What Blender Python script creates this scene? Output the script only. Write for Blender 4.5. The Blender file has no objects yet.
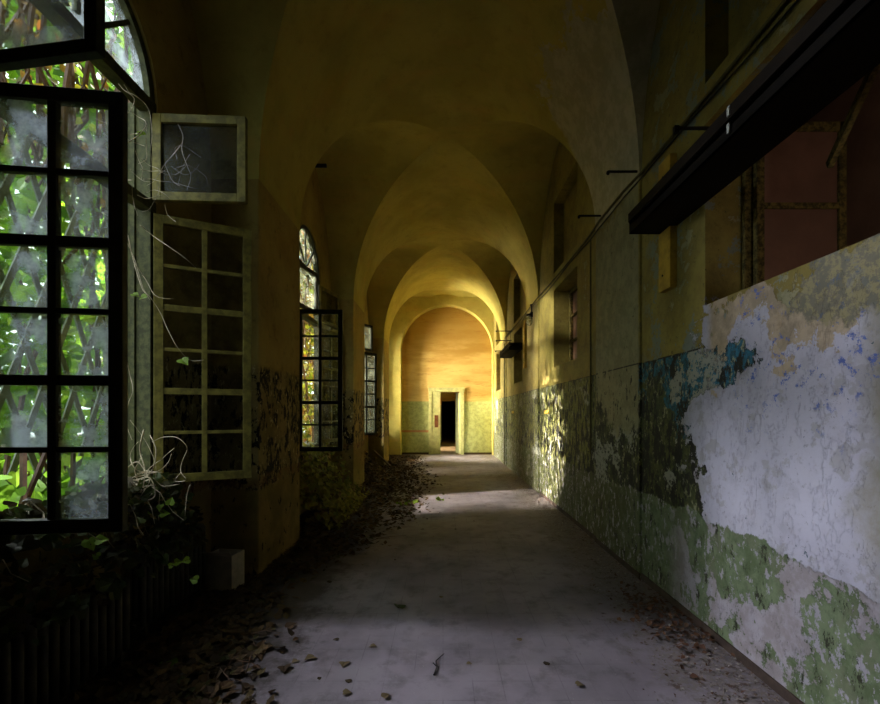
import bpy, bmesh, math, random
from mathutils import Vector, Matrix, noise as mnoise
R = math.radians
PI = math.pi
random.seed(11)
S = bpy.context.scene
COL = S.collection

# ------------------------------------------------------------------ helpers
class MB:
    def __init__(s): s.v = []; s.f = []
    def add(s, vs, fs):
        n = len(s.v); s.v += [tuple(v) for v in vs]; s.f += [tuple(i + n for i in f) for f in fs]; return s
    def box(s, x0, x1, y0, y1, z0, z1):
        if x0 > x1: x0, x1 = x1, x0
        if y0 > y1: y0, y1 = y1, y0
        if z0 > z1: z0, z1 = z1, z0
        return s.add([(x0,y0,z0),(x1,y0,z0),(x1,y1,z0),(x0,y1,z0),(x0,y0,z1),(x1,y0,z1),(x1,y1,z1),(x0,y1,z1)],
                     [(0,3,2,1),(4,5,6,7),(0,1,5,4),(1,2,6,5),(2,3,7,6),(3,0,4,7)])
    def bar(s, a, b, w, h, up=(0,0,1)):
        a = Vector(a); b = Vector(b); d = (b-a).normalized(); u = Vector(up)
        if abs(d.dot(u)) > .98: u = Vector((0,1,0))
        r = d.cross(u).normalized(); u = r.cross(d).normalized()
        vs = []
        for p in (a, b):
            for (i, j) in ((-1,-1),(1,-1),(1,1),(-1,1)): vs.append(p + r*i*w/2 + u*j*h/2)
        return s.add(vs, [(0,1,2,3),(7,6,5,4),(0,4,5,1),(1,5,6,2),(2,6,7,3),(3,7,4,0)])
    def tube(s, pts, r, seg=8, r2=None):
        pts = [Vector(p) for p in pts]; n = len(pts); vs = []; fs = []
        for i, p in enumerate(pts):
            d = (pts[min(i+1, n-1)] - pts[max(i-1, 0)]).normalized()
            u = Vector((0,0,1)) if abs(d.z) < .9 else Vector((1,0,0))
            a = d.cross(u).normalized(); b = d.cross(a).normalized()
            rr = r if r2 is None else r + (r2-r)*i/max(1, n-1)
            for k in range(seg):
                t = 2*PI*k/seg; vs.append(p + a*math.cos(t)*rr + b*math.sin(t)*rr)
        for i in range(n-1):
            for k in range(seg):
                k2 = (k+1) % seg; fs.append((i*seg+k, i*seg+k2, (i+1)*seg+k2, (i+1)*seg+k))
        fs.append(tuple(range(seg-1, -1, -1))); fs.append(tuple((n-1)*seg+k for k in range(seg)))
        return s.add(vs, fs)
    def ball(s, c, rx, ry, rz, n=12, m=8):
        vs = [(c[0], c[1], c[2]+rz)]; fs = []
        for i in range(1, m):
            a = PI*i/m
            for k in range(n):
                t = 2*PI*k/n; vs.append((c[0]+rx*math.sin(a)*math.cos(t), c[1]+ry*math.sin(a)*math.sin(t), c[2]+rz*math.cos(a)))
        vs.append((c[0], c[1], c[2]-rz)); L = len(vs)-1
        for k in range(n): fs.append((0, 1+k, 1+(k+1) % n))
        for i in range(m-2):
            for k in range(n):
                a = 1+i*n+k; b = 1+i*n+(k+1) % n; fs.append((a, a+n, b+n, b))
        for k in range(n): fs.append((L, 1+(m-2)*n+(k+1) % n, 1+(m-2)*n+k))
        return s.add(vs, fs)
    def build(s, name, mat, parent=None, smooth=False, bevel=0, loc=None):
        me = bpy.data.meshes.new(name); me.from_pydata(s.v, [], s.f); me.update()
        bm = bmesh.new(); bm.from_mesh(me)
        if bevel == 0 and not smooth: pass
        bm.to_mesh(me); bm.free()
        if smooth: me.polygons.foreach_set('use_smooth', [True]*len(me.polygons))
        me.materials.append(mat)
        o = bpy.data.objects.new(name, me); COL.objects.link(o)
        if parent: o.parent = parent
        if loc: o.location = loc
        if bevel:
            b = o.modifiers.new('bevel', 'BEVEL'); b.width = bevel; b.segments = 2; b.limit_method = 'ANGLE'
        return o

def tag(o, label, cat, group=None, kind=None):
    o['label'] = label; o['category'] = cat
    if group: o['group'] = group
    if kind: o['kind'] = kind
    return o
def struct(o): o['kind'] = 'structure'; return o
def empty(name, loc=(0,0,0), rz=0, parent=None):
    o = bpy.data.objects.new(name, None); COL.objects.link(o); o.location = loc; o.rotation_euler = (0,0,rz)
    o.empty_display_size = .1
    if parent: o.parent = parent
    return o
def copy_tree(o, parent=None):
    c = o.copy(); COL.objects.link(c); c.parent = parent
    for ch in [k for k in bpy.data.objects if k.parent == o]: copy_tree(ch, c)
    return c
F = 437.0; VX = 443.0; VY = 413.0; CH = 1.5
def at(px, py, Y): return Vector(((px-VX)/F*Y, Y, CH + (VY-py)/F*Y))

# ------------------------------------------------------------------ node materials
def lin(c):
    return tuple(((x/255/12.92) if x/255 <= .04045 else ((x/255+.055)/1.055)**2.4) for x in c) + (1,)
class NT:
    def __init__(s, name):
        s.m = bpy.data.materials.new(name); s.m.use_nodes = True; s.t = s.m.node_tree; s.t.nodes.clear()
        s.out = s.t.nodes.new('ShaderNodeOutputMaterial')
        g = s.t.nodes.new('ShaderNodeNewGeometry'); s.geo = g; s.pos = g.outputs['Position']; s.rnd = g.outputs['Random Per Island']
        q = s.t.nodes.new('ShaderNodeSeparateXYZ'); s.t.links.new(s.pos, q.inputs[0]); s.x, s.y, s.z = q.outputs
    def put(s, inp, v):
        if isinstance(v, bpy.types.NodeSocket): s.t.links.new(v, inp)
        else:
            if hasattr(inp.default_value, '__len__') and not hasattr(v, '__len__'): v = (v,)*len(inp.default_value)
            inp.default_value = v
    def ma(s, op, a, b=0.0, c=None, clamp=False):
        n = s.t.nodes.new('ShaderNodeMath'); n.operation = op; n.use_clamp = clamp
        s.put(n.inputs[0], a); s.put(n.inputs[1], b)
        if c is not None: s.put(n.inputs[2], c)
        return n.outputs[0]
    def vec(s, sx, sy, sz, off=(0,0,0)):
        n = s.t.nodes.new('ShaderNodeMapping'); s.t.links.new(s.pos, n.inputs[0]); n.inputs['Scale'].default_value = (sx,sy,sz)
        n.inputs['Location'].default_value = off; return n.outputs[0]
    def noise(s, scale, detail=6, rough=.6, vec=None, dist=0.0):
        n = s.t.nodes.new('ShaderNodeTexNoise'); n.inputs['Scale'].default_value = scale; n.inputs['Detail'].default_value = detail
        n.inputs['Roughness'].default_value = rough; n.inputs['Distortion'].default_value = dist
        s.t.links.new(vec if vec is not None else s.pos, n.inputs['Vector']); return n.outputs[0]
    def vor(s, scale, vec=None, feature='F1'):
        n = s.t.nodes.new('ShaderNodeTexVoronoi'); n.feature = feature; n.inputs['Scale'].default_value = scale
        s.t.links.new(vec if vec is not None else s.pos, n.inputs['Vector']); return n.outputs[0]
    def step(s, v, lo, hi):
        n = s.t.nodes.new('ShaderNodeMapRange'); n.interpolation_type = 'SMOOTHSTEP'
        s.put(n.inputs[0], v); n.inputs[1].default_value = lo; n.inputs[2].default_value = hi
        n.inputs[3].default_value = 0; n.inputs[4].default_value = 1
        if lo > hi:
            n.inputs[1].default_value = hi; n.inputs[2].default_value = lo; n.inputs[3].default_value = 1; n.inputs[4].default_value = 0
        return n.outputs[0]
    def band(s, v, a, b, e=.02): return s.ma('MULTIPLY', s.step(v, a-e, a+e), s.step(v, b+e, b-e))
    def mul(s, *a):
        r = a[0]
        for k in a[1:]: r = s.ma('MULTIPLY', r, k)
        return r
    def mix(s, f, a, b):
        n = s.t.nodes.new('ShaderNodeMix'); n.data_type = 'RGBA'; s.put(n.inputs[0], f)
        s.put(n.inputs[6], a); s.put(n.inputs[7], b); return n.outputs[2]
    def ramp(s, f, stops, interp='LINEAR'):
        n = s.t.nodes.new('ShaderNodeValToRGB'); s.put(n.inputs[0], f); cr = n.color_ramp; cr.interpolation = interp
        while len(cr.elements) < len(stops): cr.elements.new(.5)
        for e, (p, c) in zip(cr.elements, stops): e.position = p; e.color = c
        return n.outputs[0]
    def bump(s, h, strength=.3, dist=.01):
        n = s.t.nodes.new('ShaderNodeBump'); n.inputs['Strength'].default_value = strength; n.inputs['Distance'].default_value = dist
        s.t.links.new(h, n.inputs['Height']); return n.outputs[0]
    def finish(s, col, rough=.8, bump=None, metal=0.0, spec=.3, transl=0):
        p = s.t.nodes.new('ShaderNodeBsdfPrincipled'); s.put(p.inputs['Base Color'], col); s.put(p.inputs['Roughness'], rough)
        p.inputs['Metallic'].default_value = metal; p.inputs['Specular IOR Level'].default_value = spec
        if bump is not None: s.t.links.new(bump, p.inputs['Normal'])
        sh = p.outputs[0]
        if transl:
            t = s.t.nodes.new('ShaderNodeBsdfTranslucent'); s.put(t.inputs[0], col)
            m = s.t.nodes.new('ShaderNodeMixShader'); m.inputs[0].default_value = transl
            s.t.links.new(sh, m.inputs[1]); s.t.links.new(t.outputs[0], m.inputs[2]); sh = m.outputs[0]
        s.t.links.new(sh, s.out.inputs[0]); return s.m

def plain(name, rgb, rough=.6, var=.35, scale=12, metal=0.0, spec=.3, bstr=.15):
    n = NT(name); a = lin(rgb); b = tuple(x*(1-var) for x in a[:3]) + (1,)
    f = n.noise(scale, 6, .65); col = n.mix(n.step(f, .38, .62), a, b)
    return n.finish(col, rough, n.bump(n.noise(scale*5, 4), bstr, .004), metal, spec)

def mat_vault():
    n = NT('ochre_lime_vault')
    f1 = n.noise(1.3, 8, .6); f2 = n.noise(6, 8, .7)
    c = n.mix(n.step(f1, .35, .65), lin((194,180,98)), lin((174,160,84)))
    c = n.mix(n.mul(n.step(f2, .5, .72), .35), c, lin((140,124,62)))
    streak = n.noise(2.2, 7, .65, n.vec(.25, 1, 1.2))
    c = n.mix(n.mul(n.step(streak, .5, .7), .35), c, lin((205,165,90)))
    # bare grey plaster patch where the ochre wash fell away by the right wall
    e = n.ma('ADD', n.ma('SUBTRACT', n.x, 1.12), n.ma('MULTIPLY', n.ma('SUBTRACT', n.noise(1.8, 10, .72), .5), 2.2))
    reg = n.mul(n.step(e, -.015, .015), n.band(n.ma('ADD', n.y, n.ma('MULTIPLY', f2, .2)), 2.8, 5.35, .05))
    c = n.mix(reg, c, n.mix(n.step(f2, .4, .6), lin((196,188,160)), lin((176,168,138))))
    h = n.ma('ADD', n.mul(reg, -1.0), n.mul(f2, .5))
    return n.finish(c, .92, n.bump(h, .35, .012), 0, .15)

def speckle(n, sc=9, sz=.55):
    return n.noise(sc, 7, .72, n.vec(1, 1, sz))

def mat_left():
    n = NT('flaking_ochre_wall_paint')
    f1 = n.noise(1.7, 8, .62); f2 = n.noise(7, 8, .7)
    up = n.mix(n.step(f1, .35, .65), lin((172,152,86)), lin((152,130,72)))
    up = n.mix(n.mul(n.step(f2, .52, .7), .5), up, lin((96,78,44)))
    da = n.mix(n.step(f1, .4, .6), lin((150,132,84)), lin((118,104,62)))
    sp = speckle(n, 11, .6)
    da = n.mix(n.step(sp, .515, .535), da, lin((18,16,12)))
    da = n.mix(n.step(n.noise(23, 5, .7, n.vec(1,1,.6)), .60, .62), da, lin((190,176,130)))
    lo = n.mix(n.step(sp, .60, .62), n.mix(n.step(f1, .4, .6), lin((142,122,70)), lin((112,98,54))), lin((30,26,16)))
    zz = n.ma('ADD', n.z, n.ma('MULTIPLY', n.ma('SUBTRACT', f2, .5), .12))
    c = n.mix(n.step(zz, 1.96, 1.9), up, da)
    c = n.mix(n.step(zz, .83, .78), c, lo)
    c = n.mix(n.mul(n.band(zz, .83, .93, .02), n.step(f2, .40, .55), .6), c, lin((118,84,54)))
    h = n.ma('ADD', n.mul(n.step(sp, .515, .535), -1.0), n.mul(f2, .4))
    return n.finish(c, .85, n.bump(h, .4, .012), 0, .2)

def mat_right():
    n = NT('peeling_layers_wall_paint')
    f0 = n.noise(.9, 6, .55); f1 = n.noise(2.1, 12, .68); f2 = n.noise(7.5, 9, .72); f3 = n.noise(26, 6, .7)
    c1 = lambda f, k: n.ma('MULTIPLY', n.ma('SUBTRACT', f, .5), k)
    # upper ochre-olive wash
    up = n.mix(n.step(f1, .36, .64), lin((152,138,68)), lin((122,108,52)))
    up = n.mix(n.mul(n.step(f2, .5, .68), .55), up, lin((92,80,40)))
    grey = n.mix(n.step(f2, .4, .6), lin((150,146,112)), lin((126,124,92)))
    pil = n.band(n.ma('ADD', n.y, c1(f2, .12)), 3.98, 5.1, .02)
    up = n.mix(n.mul(pil, n.step(n.ma('ADD', n.z, c1(f1, 1.4)), 3.7, 3.5)), up, grey)
    patch = n.step(f1, .585, .597)
    up = n.mix(n.mul(patch, n.step(n.y, 6.0, 5.5)), up, grey)
    up = n.mix(n.mul(n.step(n.noise(3.1, 10, .74, n.vec(1,1,1,(4,9,2))), .55, .565), n.step(n.y, 4.0, 3.7)), up, lin((122,130,118)))
    up = n.mix(n.mul(n.step(n.noise(20, 6, .75), .6, .64), .6), up, lin((52,48,24)))
    # dado layer
    sp = n.noise(9, 8, .75, n.vec(1, 1.25, .6)); sp2 = n.noise(17, 7, .72, n.vec(1, 1.1, .7, (3,5,1)))
    moss = n.mix(n.step(f2, .38, .62), lin((84,90,46)), lin((52,60,34)))
    yel = n.mix(n.step(f2, .4, .6), lin((120,124,58)), lin((96,98,50)))
    da = n.mix(n.step(n.ma('ADD', n.y, c1(f1, 1.6)), 4.9, 5.4), moss, yel)
    teal = n.mix(n.step(f3, .4, .6), lin((34,108,136)), lin((30,80,92)))
    tm = n.step(n.ma('ADD', n.ma('ADD', n.z, c1(f1, 2.8)), n.ma('MULTIPLY', n.ma('SUBTRACT', 3.0, n.y), .25)), 1.38, 1.44)
    da = n.mix(n.mul(tm, n.step(n.y, 4.3, 4.1)), da, teal)
    da = n.mix(n.mul(n.step(sp2, .56, .575), .9), da, lin((150,150,118)))
    da = n.mix(n.step(n.ma('ADD', sp, n.ma('MULTIPLY', n.step(n.z, 1.9, .9), .035)), .518, .532), da, lin((24,25,16)))
    da = n.mix(n.mul(n.step(n.noise(34, 5, .7, n.vec(1,1,.6)), .56, .58), .7), da, lin((38,36,22)))
    white = n.mul(n.step(n.ma('ADD', f1, n.ma('ADD', n.ma('MULTIPLY', pil, .06), n.ma('MULTIPLY', n.step(n.z, 1.4, .4), .05))), .575, .59), n.step(n.noise(22, 6, .7), .58, .54))
    da = n.mix(white, da, lin((150,152,140)))
    pale = n.mul(pil, n.step(n.ma('ADD', n.z, c1(f1, 2.0)), 1.3, 1.5))
    da = n.mix(pale, da, n.mix(n.step(sp, .57, .585), grey, lin((34,34,24))))
    # lower green skirt
    lo = n.mix(n.step(f2, .4, .6), lin((116,130,98)), lin((88,102,70)))
    lo = n.mix(n.step(n.y, 3.6, 4.4), lo, lin((84,88,50)))
    lo = n.mix(n.step(sp, .565, .58), lo, lin((48,50,34)))
    lo = n.mix(n.mul(n.step(n.noise(5, 8, .7), .5, .6), .6), lo, lin((112,116,92)))
    lo = n.mix(n.step(sp2, .565, .575), lo, lin((160,156,164)))
    # bare lilac white plaster
    pl = n.mix(n.step(f0, .4, .62), lin((186,184,198)), lin((170,168,184)))
    pl = n.mix(n.mul(n.step(f2, .5, .66), .35), pl, lin((146,142,152)))
    pl = n.mix(n.mul(n.step(f3, .60, .66), .5), pl, lin((110,108,112)))
    pl = n.mix(n.mul(n.step(n.noise(4.2, 8, .66), .56, .6), .55), pl, lin((152,148,146)))
    pl = n.mix(n.mul(n.step(n.ma('ADD', n.y, c1(f1, .8)), 1.95, 1.75), .8), pl, lin((136,130,104)))
    bl = n.mul(n.step(n.noise(14, 9, .78), .575, .59), n.step(n.ma('ADD', n.z, c1(f1, 1.6)), 1.45, 1.75), n.step(n.y, 2.75, 2.6))
    pl = n.mix(bl, pl, lin((92,110,176)))
    ta = n.mul(n.step(n.ma('ADD', n.z, c1(f1, 2.4)), 1.92, 1.95), n.step(n.y, 3.0, 2.9))
    pl = n.mix(n.mul(ta, .85), pl, n.mix(n.step(f2, .42, .58), lin((180,158,122)), lin((150,132,98))))
    pl = n.mix(n.step(n.noise(12, 8, .74, n.vec(1,1,.8,(7,2,4))), .655, .665), pl, lin((66,84,92)))
    pl = n.mix(bl, pl, lin((92,110,176)))
    pl = n.mix(n.mul(n.step(n.ma('ADD', n.ma('SUBTRACT', n.z, n.ma('MULTIPLY', n.y, .35)), c1(f1, .9)), 1.24, 1.30), n.step(n.y, 2.35, 2.25), .8), pl, n.mix(n.step(n.noise(18, 8, .8), .47, .53), lin((140,134,92)), lin((96,98,84))))
    # compose
    zz = n.ma('ADD', n.z, n.ma('ADD', c1(f2, .03), n.mul(c1(f1, .35), n.step(n.z, 1.3, 1.0))))
    c = n.mix(n.step(zz, 1.955, 1.945), up, da)
    c = n.mix(n.mul(n.band(n.z, 1.945, 1.957, .003), n.step(f2, .45, .5)), c, lin((30,28,18)))
    e = n.ma('ADD', n.ma('SUBTRACT', n.ma('SUBTRACT', 3.1, n.y), n.mul(n.band(n.z, 1.62, 1.95, .14), .55)), c1(f1, 2.1))
    near = n.mul(n.step(e, -.01, .01), n.step(n.ma('ADD', n.z, c1(f1, 1.6)), 2.24, 2.22))
    c = n.mix(near, c, pl)
    edge = n.mul(n.step(e, -.05, -.01), n.step(e, .01, -.01), n.step(n.z, 2.1, 1.95))
    c = n.mix(n.mul(edge, .6), c, lin((20,20,14)))
    lowm = n.step(n.ma('ADD', zz, n.ma('MULTIPLY', n.y, 0.0)), .765, .755)
    c = n.mix(lowm, c, lo)
    lw = n.mul(lowm, n.step(n.ma('ADD', f1, n.ma('MULTIPLY', n.ma('SUBTRACT', 2.6, n.y), -.04)), .515, .525), n.step(n.y, 3.6, 3.2))
    c = n.mix(lw, c, n.mix(n.step(f2, .4, .6), lin((168,162,170)), lin((148,140,142))))
    h = n.ma('ADD', n.ma('ADD', n.mul(near, -.8), n.mul(n.step(sp, .535, .55), -.6)), n.ma('ADD', n.mul(f2, .35), n.mul(lw, -.6)))
    h = n.ma('ADD', h, n.mul(f3, .15))
    return n.finish(c, n.ma('SUBTRACT', .78, n.mul(f2, .25)), n.bump(h, .58, .013), 0, .35)

def mat_end():
    n = NT('end_wall_two_tone_paint')
    f1 = n.noise(1.5, 8, .6, n.vec(.5,1,2.2)); f2 = n.noise(7, 8, .72)
    up = n.mix(n.step(f1, .38, .62), lin((208,176,106)), lin((190,156,86)))
    up = n.mix(n.mul(n.step(n.ma('ADD', n.z, n.ma('MULTIPLY', f1, 1.5)), 4.0, 4.9), .7), up, lin((160,122,50)))
    up = n.mix(n.mul(n.step(n.noise(3.2, 9, .75, n.vec(.4,1,2.4)), .55, .66), .45), up, lin((140,98,46)))
    da = n.mix(n.step(f2, .4, .62), lin((172,176,112)), lin((148,152,96)))
    da = n.mix(n.mul(n.step(n.noise(10, 8, .8), .60, .63), .8), da, lin((84,86,58)))
    c = n.mix(n.step(n.z, 1.93, 1.91), up, da)
    c = n.mix(n.mul(n.band(n.z, .80, .88, .01), n.step(n.x, -.5, -.55), .8), c, lin((176,112,70)))
    c = n.mix(n.step(n.z, .10, .04), c, lin((70,54,36)))
    return n.finish(c, .85, n.bump(f2, .3, .01), 0, .2)

def mat_floor():
    n = NT('dusty_grey_floor_tiles')
    f1 = n.noise(.9, 7, .6); f2 = n.noise(5, 9, .72); f3 = n.noise(40, 5, .7)
    c = n.mix(n.step(f1, .35, .65), lin((142,134,142)), lin((116,108,116)))
    c = n.mix(n.mul(n.step(f2, .48, .68), .6), c, lin((88,80,84)))
    c = n.mix(n.mul(n.step(f3, .6, .7), .5), c, lin((160,154,158)))
    def grid(v):
        fr = n.ma('FRACT', n.ma('DIVIDE', v, .165)); return n.ma('GREATER_THAN', n.ma('ABSOLUTE', n.ma('SUBTRACT', fr, .5)), .485)
    g = n.ma('MAXIMUM', grid(n.x), grid(n.ma('ADD', n.y, 3.0)))
    g = n.mul(g, n.step(n.noise(3.5, 6, .7), .42, .6))
    c = n.mix(n.mul(g, .45), c, lin((78,68,78)))
    # grime beside the windows and crumbled plaster beside the right wall
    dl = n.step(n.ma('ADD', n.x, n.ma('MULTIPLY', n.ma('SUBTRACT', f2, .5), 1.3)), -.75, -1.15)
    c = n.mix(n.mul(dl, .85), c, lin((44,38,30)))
    dr = n.step(n.ma('ADD', n.x, n.ma('MULTIPLY', n.ma('SUBTRACT', f2, .5), 1.2)), 1.15, 1.45)
    c = n.mix(n.mul(dr, n.step(f3, .38, .55), .8), c, lin((112,104,98)))
    c = n.mix(n.mul(dr, n.step(n.noise(16, 6, .7), .56, .6), .8), c, lin((74,52,40)))
    h = n.ma('ADD', n.mul(g, -.5), n.ma('ADD', n.mul(f2, .5), n.mul(f3, .3)))
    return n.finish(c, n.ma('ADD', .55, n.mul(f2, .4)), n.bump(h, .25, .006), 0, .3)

def mat_leaf(name, cols, transl=.0, rough=.6):
    n = NT(name); k = len(cols)
    c = n.ramp(n.rnd, [(i/(k-1) if k > 1 else 0, lin(q)) for i, q in enumerate(cols)])
    return n.finish(c, rough, None, 0, .3, transl)

def mat_glass(name, haze, tint, dirt=.5, rough=.12, gl=.06):
    n = NT(name)
    t = n.t.nodes.new('ShaderNodeBsdfTransparent'); t.inputs[0].default_value = (.93,.96,.95,1)
    tr = n.t.nodes.new('ShaderNodeBsdfTranslucent'); tr.inputs[0].default_value = lin(tint)
    d = n.t.nodes.new('ShaderNodeBsdfDiffuse'); d.inputs[0].default_value = lin(tint)
    dm = n.t.nodes.new('ShaderNodeMixShader'); dm.inputs[0].default_value = .35
    n.t.links.new(tr.outputs[0], dm.inputs[1]); n.t.links.new(d.outputs[0], dm.inputs[2])
    g = n.t.nodes.new('ShaderNodeBsdfGlossy'); g.inputs['Roughness'].default_value = rough; g.inputs[0].default_value = (.8,.85,.9,1)
    f = n.ma('ADD', haze, n.ma('MULTIPLY', n.step(n.noise(5.5, 8, .65), .42, .68), dirt))
    m = n.t.nodes.new('ShaderNodeMixShader'); n.put(m.inputs[0], f)
    n.t.links.new(t.outputs[0], m.inputs[1]); n.t.links.new(dm.outputs[0], m.inputs[2])
    m2 = n.t.nodes.new('ShaderNodeMixShader'); m2.inputs[0].default_value = gl
    n.t.links.new(m.outputs[0], m2.inputs[1]); n.t.links.new(g.outputs[0], m2.inputs[2])
    n.t.links.new(m2.outputs[0], n.out.inputs[0]); return n.m

M_vault = mat_vault(); M_left = mat_left(); M_right = mat_right(); M_end = mat_end(); M_floor = mat_floor()
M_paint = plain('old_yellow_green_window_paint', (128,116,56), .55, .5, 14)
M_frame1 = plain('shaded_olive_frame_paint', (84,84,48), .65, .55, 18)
M_backlit = plain('backlit_weathered_window_paint', (52,54,40), .6, .5, 16)  # window paint again, with the near leaves' backlit darkness put into its colour
M_rad = plain('dull_brown_radiator_paint', (82,78,62), .6, .5, 9, 0, .3)
M_iron = plain('black_iron', (34,32,30), .5, .3, 20, .3)
M_trough = plain('dark_painted_metal', (17,12,7), .75, .35, 10, .0, .1)
M_troughlip = plain('worn_dark_metal_lip', (28,21,13), .7, .35, 10, .0, .1)
M_wood = plain('yellow_ochre_wood', (200,164,62), .6, .35, 7)
M_wood2 = plain('grey_brown_wood', (92,80,60), .8, .4, 8)
M_door = plain('cream_green_door_paint', (186,184,122), .5, .25, 8)
M_plate = plain('brown_push_plate', (110,62,30), .6, .3, 10)
M_white = plain('faded_white_metal', (196,196,188), .5, .3, 20)
M_card = plain('pale_cardboard', (206,196,172), .8, .25, 12)
M_conduit = plain('olive_painted_conduit', (92,86,50), .6, .4, 12)
M_rust = plain('flaking_rusty_frame_paint', (112,98,50), .75, .75, 30, 0, .2, .6)
M_outer = plain('outside_masonry', (120,110,90), .9, .3, 3)
M_soil = plain('dark_leaf_mould_soil', (58,50,34), .95, .5, 4)
M_trell = plain('grey_weathered_trellis_wood', (112,122,104), .8, .4, 8)
M_vine = plain('pale_dry_vine', (190,174,146), .7, .4, 22)
M_stem = plain('brown_climber_stem', (92,70,56), .8, .45, 12)
M_glass = mat_glass('dusty_window_glass', .10, (225,236,245), .5)
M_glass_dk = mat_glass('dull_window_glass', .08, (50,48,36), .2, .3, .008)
M_glass2 = mat_glass('clearer_window_glass', .05, (215,220,200), .16)
M_redglass = plain('red_brown_dirty_glass', (124,92,76), .35, .3, 1.6, 0, .4, .05)
M_green = mat_leaf('bright_ivy_leaf', [(58,96,22),(96,140,30),(128,168,44),(78,120,30),(150,180,60)], .55)
M_green2 = mat_leaf('autumn_ivy_leaf', [(88,110,30),(150,150,40),(120,90,36),(70,100,30),(160,96,44)], .5)
M_ivy_in = mat_leaf('indoor_ivy_leaf', [(40,58,20),(64,50,26),(52,70,24),(46,36,22),(80,92,34)], .3)
M_sprig = mat_leaf('fresh_sprig_leaf', [(104,136,34),(122,150,44)], .35)
M_dead = mat_leaf('dead_brown_leaf', [(44,34,22),(66,48,28),(84,62,38),(54,44,28),(98,76,46),(60,62,30)], .1, .8)
M_dead2 = mat_leaf('pale_fallen_leaf', [(92,76,52),(76,58,42),(112,98,70),(84,50,38)], .1, .8)
M_crumb = mat_leaf('plaster_crumb', [(120,112,104),(150,144,136),(92,60,42),(108,100,92),(84,66,52),(170,164,160)], 0, .9)
M_pink = plain('pinkish_brown_plaster', (170,136,116), .9, .25, 2)
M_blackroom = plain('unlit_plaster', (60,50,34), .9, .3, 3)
M_skirt = plain('dull_red_skirting', (80,66,58), .7, .4, 8)
M_lampglass = mat_glass('dusty_lamp_glass', .35, (200,200,170), .3, .1)

# ------------------------------------------------------------------ room constants
XL, XR = -1.67, 1.78            # pillar faces
NL, NR = -2.10, 1.80            # niche walls
XC = (XL+XR)/2; AX = (XR-XL)/2
ZS, RISE = 3.62, 2.08
PITCH = 4.2; BC = [2.43 + PITCH*k for k in range(-1, 4)]; HB = 1.53
YE = 15.85; YB = -3.75

# ------------------------------------------------------------------ vault
def vault():
    B = MB()
    N = 36
    xs = [XC - AX*math.cos(PI*i/N) for i in range(N+1)]
    def barrel_strip(y0, y1, ny):
        ys = [y0+(y1-y0)*j/ny for j in range(ny+1)]
        vs = [(xs[i], y, ZS + RISE*math.sin(PI*i/N)) for y in ys for i in range(N+1)]
        fs = [(j*(N+1)+i, (j+1)*(N+1)+i, (j+1)*(N+1)+i+1, j*(N+1)+i+1) for j in range(ny) for i in range(N)]
        B.add(vs, fs)
    prev = YB - 1
    for c in BC:
        barrel_strip(prev, c-HB, 3); prev = c+HB
        ys = [c - HB*math.cos(PI*j/N) for j in range(N+1)]
        # barrel cells (x governs) and cross cells (y governs), split along the groins
        for kind in (0, 1):
            vs = {}; V = []; Fc = []
            def vid(i, j):
                if (i, j) not in vs:
                    s = math.sin(PI*(i if kind == 0 else j)/N); vs[(i, j)] = len(V); V.append((xs[i], ys[j], ZS+RISE*s))
                return vs[(i, j)]
            for i in range(N):
                for j in range(N):
                    if (i < N/2) == (j < N/2): tris = (((i,j),(i+1,j+1),(i,j+1)), ((i,j),(i+1,j),(i+1,j+1)))
                    else: tris = (((i+1,j),(i+1,j+1),(i,j+1)), ((i,j),(i+1,j),(i,j+1)))
                    for t in tris:
                        ci = sum(q[0] for q in t)/3; cj = sum(q[1] for q in t)/3
                        g = 0 if math.sin(PI*ci/N) >= math.sin(PI*cj/N) else 1
                        if g == kind: Fc.append(tuple(vid(*q) for q in t))
            B.add(V, Fc)
        # side continuation of the cross vault over the niches
        for (x0, x1) in ((NL-.02, XL), (XR, NR+.2)):
            vs = [(x, ys[j], ZS+RISE*math.sin(PI*j/N)) for x in (x0, x1) for j in range(N+1)]
            B.add(vs, [(j, N+1+j, N+2+j, j+1) for j in range(N)])
    o = B.build('ceiling', M_vault, smooth=True); struct(o)
vault()

# floor, ground
b = MB(); b.box(-2.5, 2.3, YB-.2, YE, -.12, 0); struct(b.build('floor', M_floor))
b = MB(); b.box(-30, -2.5, -12, 40, -.4, -.25); tag(b.build('ground', M_soil), 'dark soil ground outside the left windows', 'ground', kind='structure')

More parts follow.
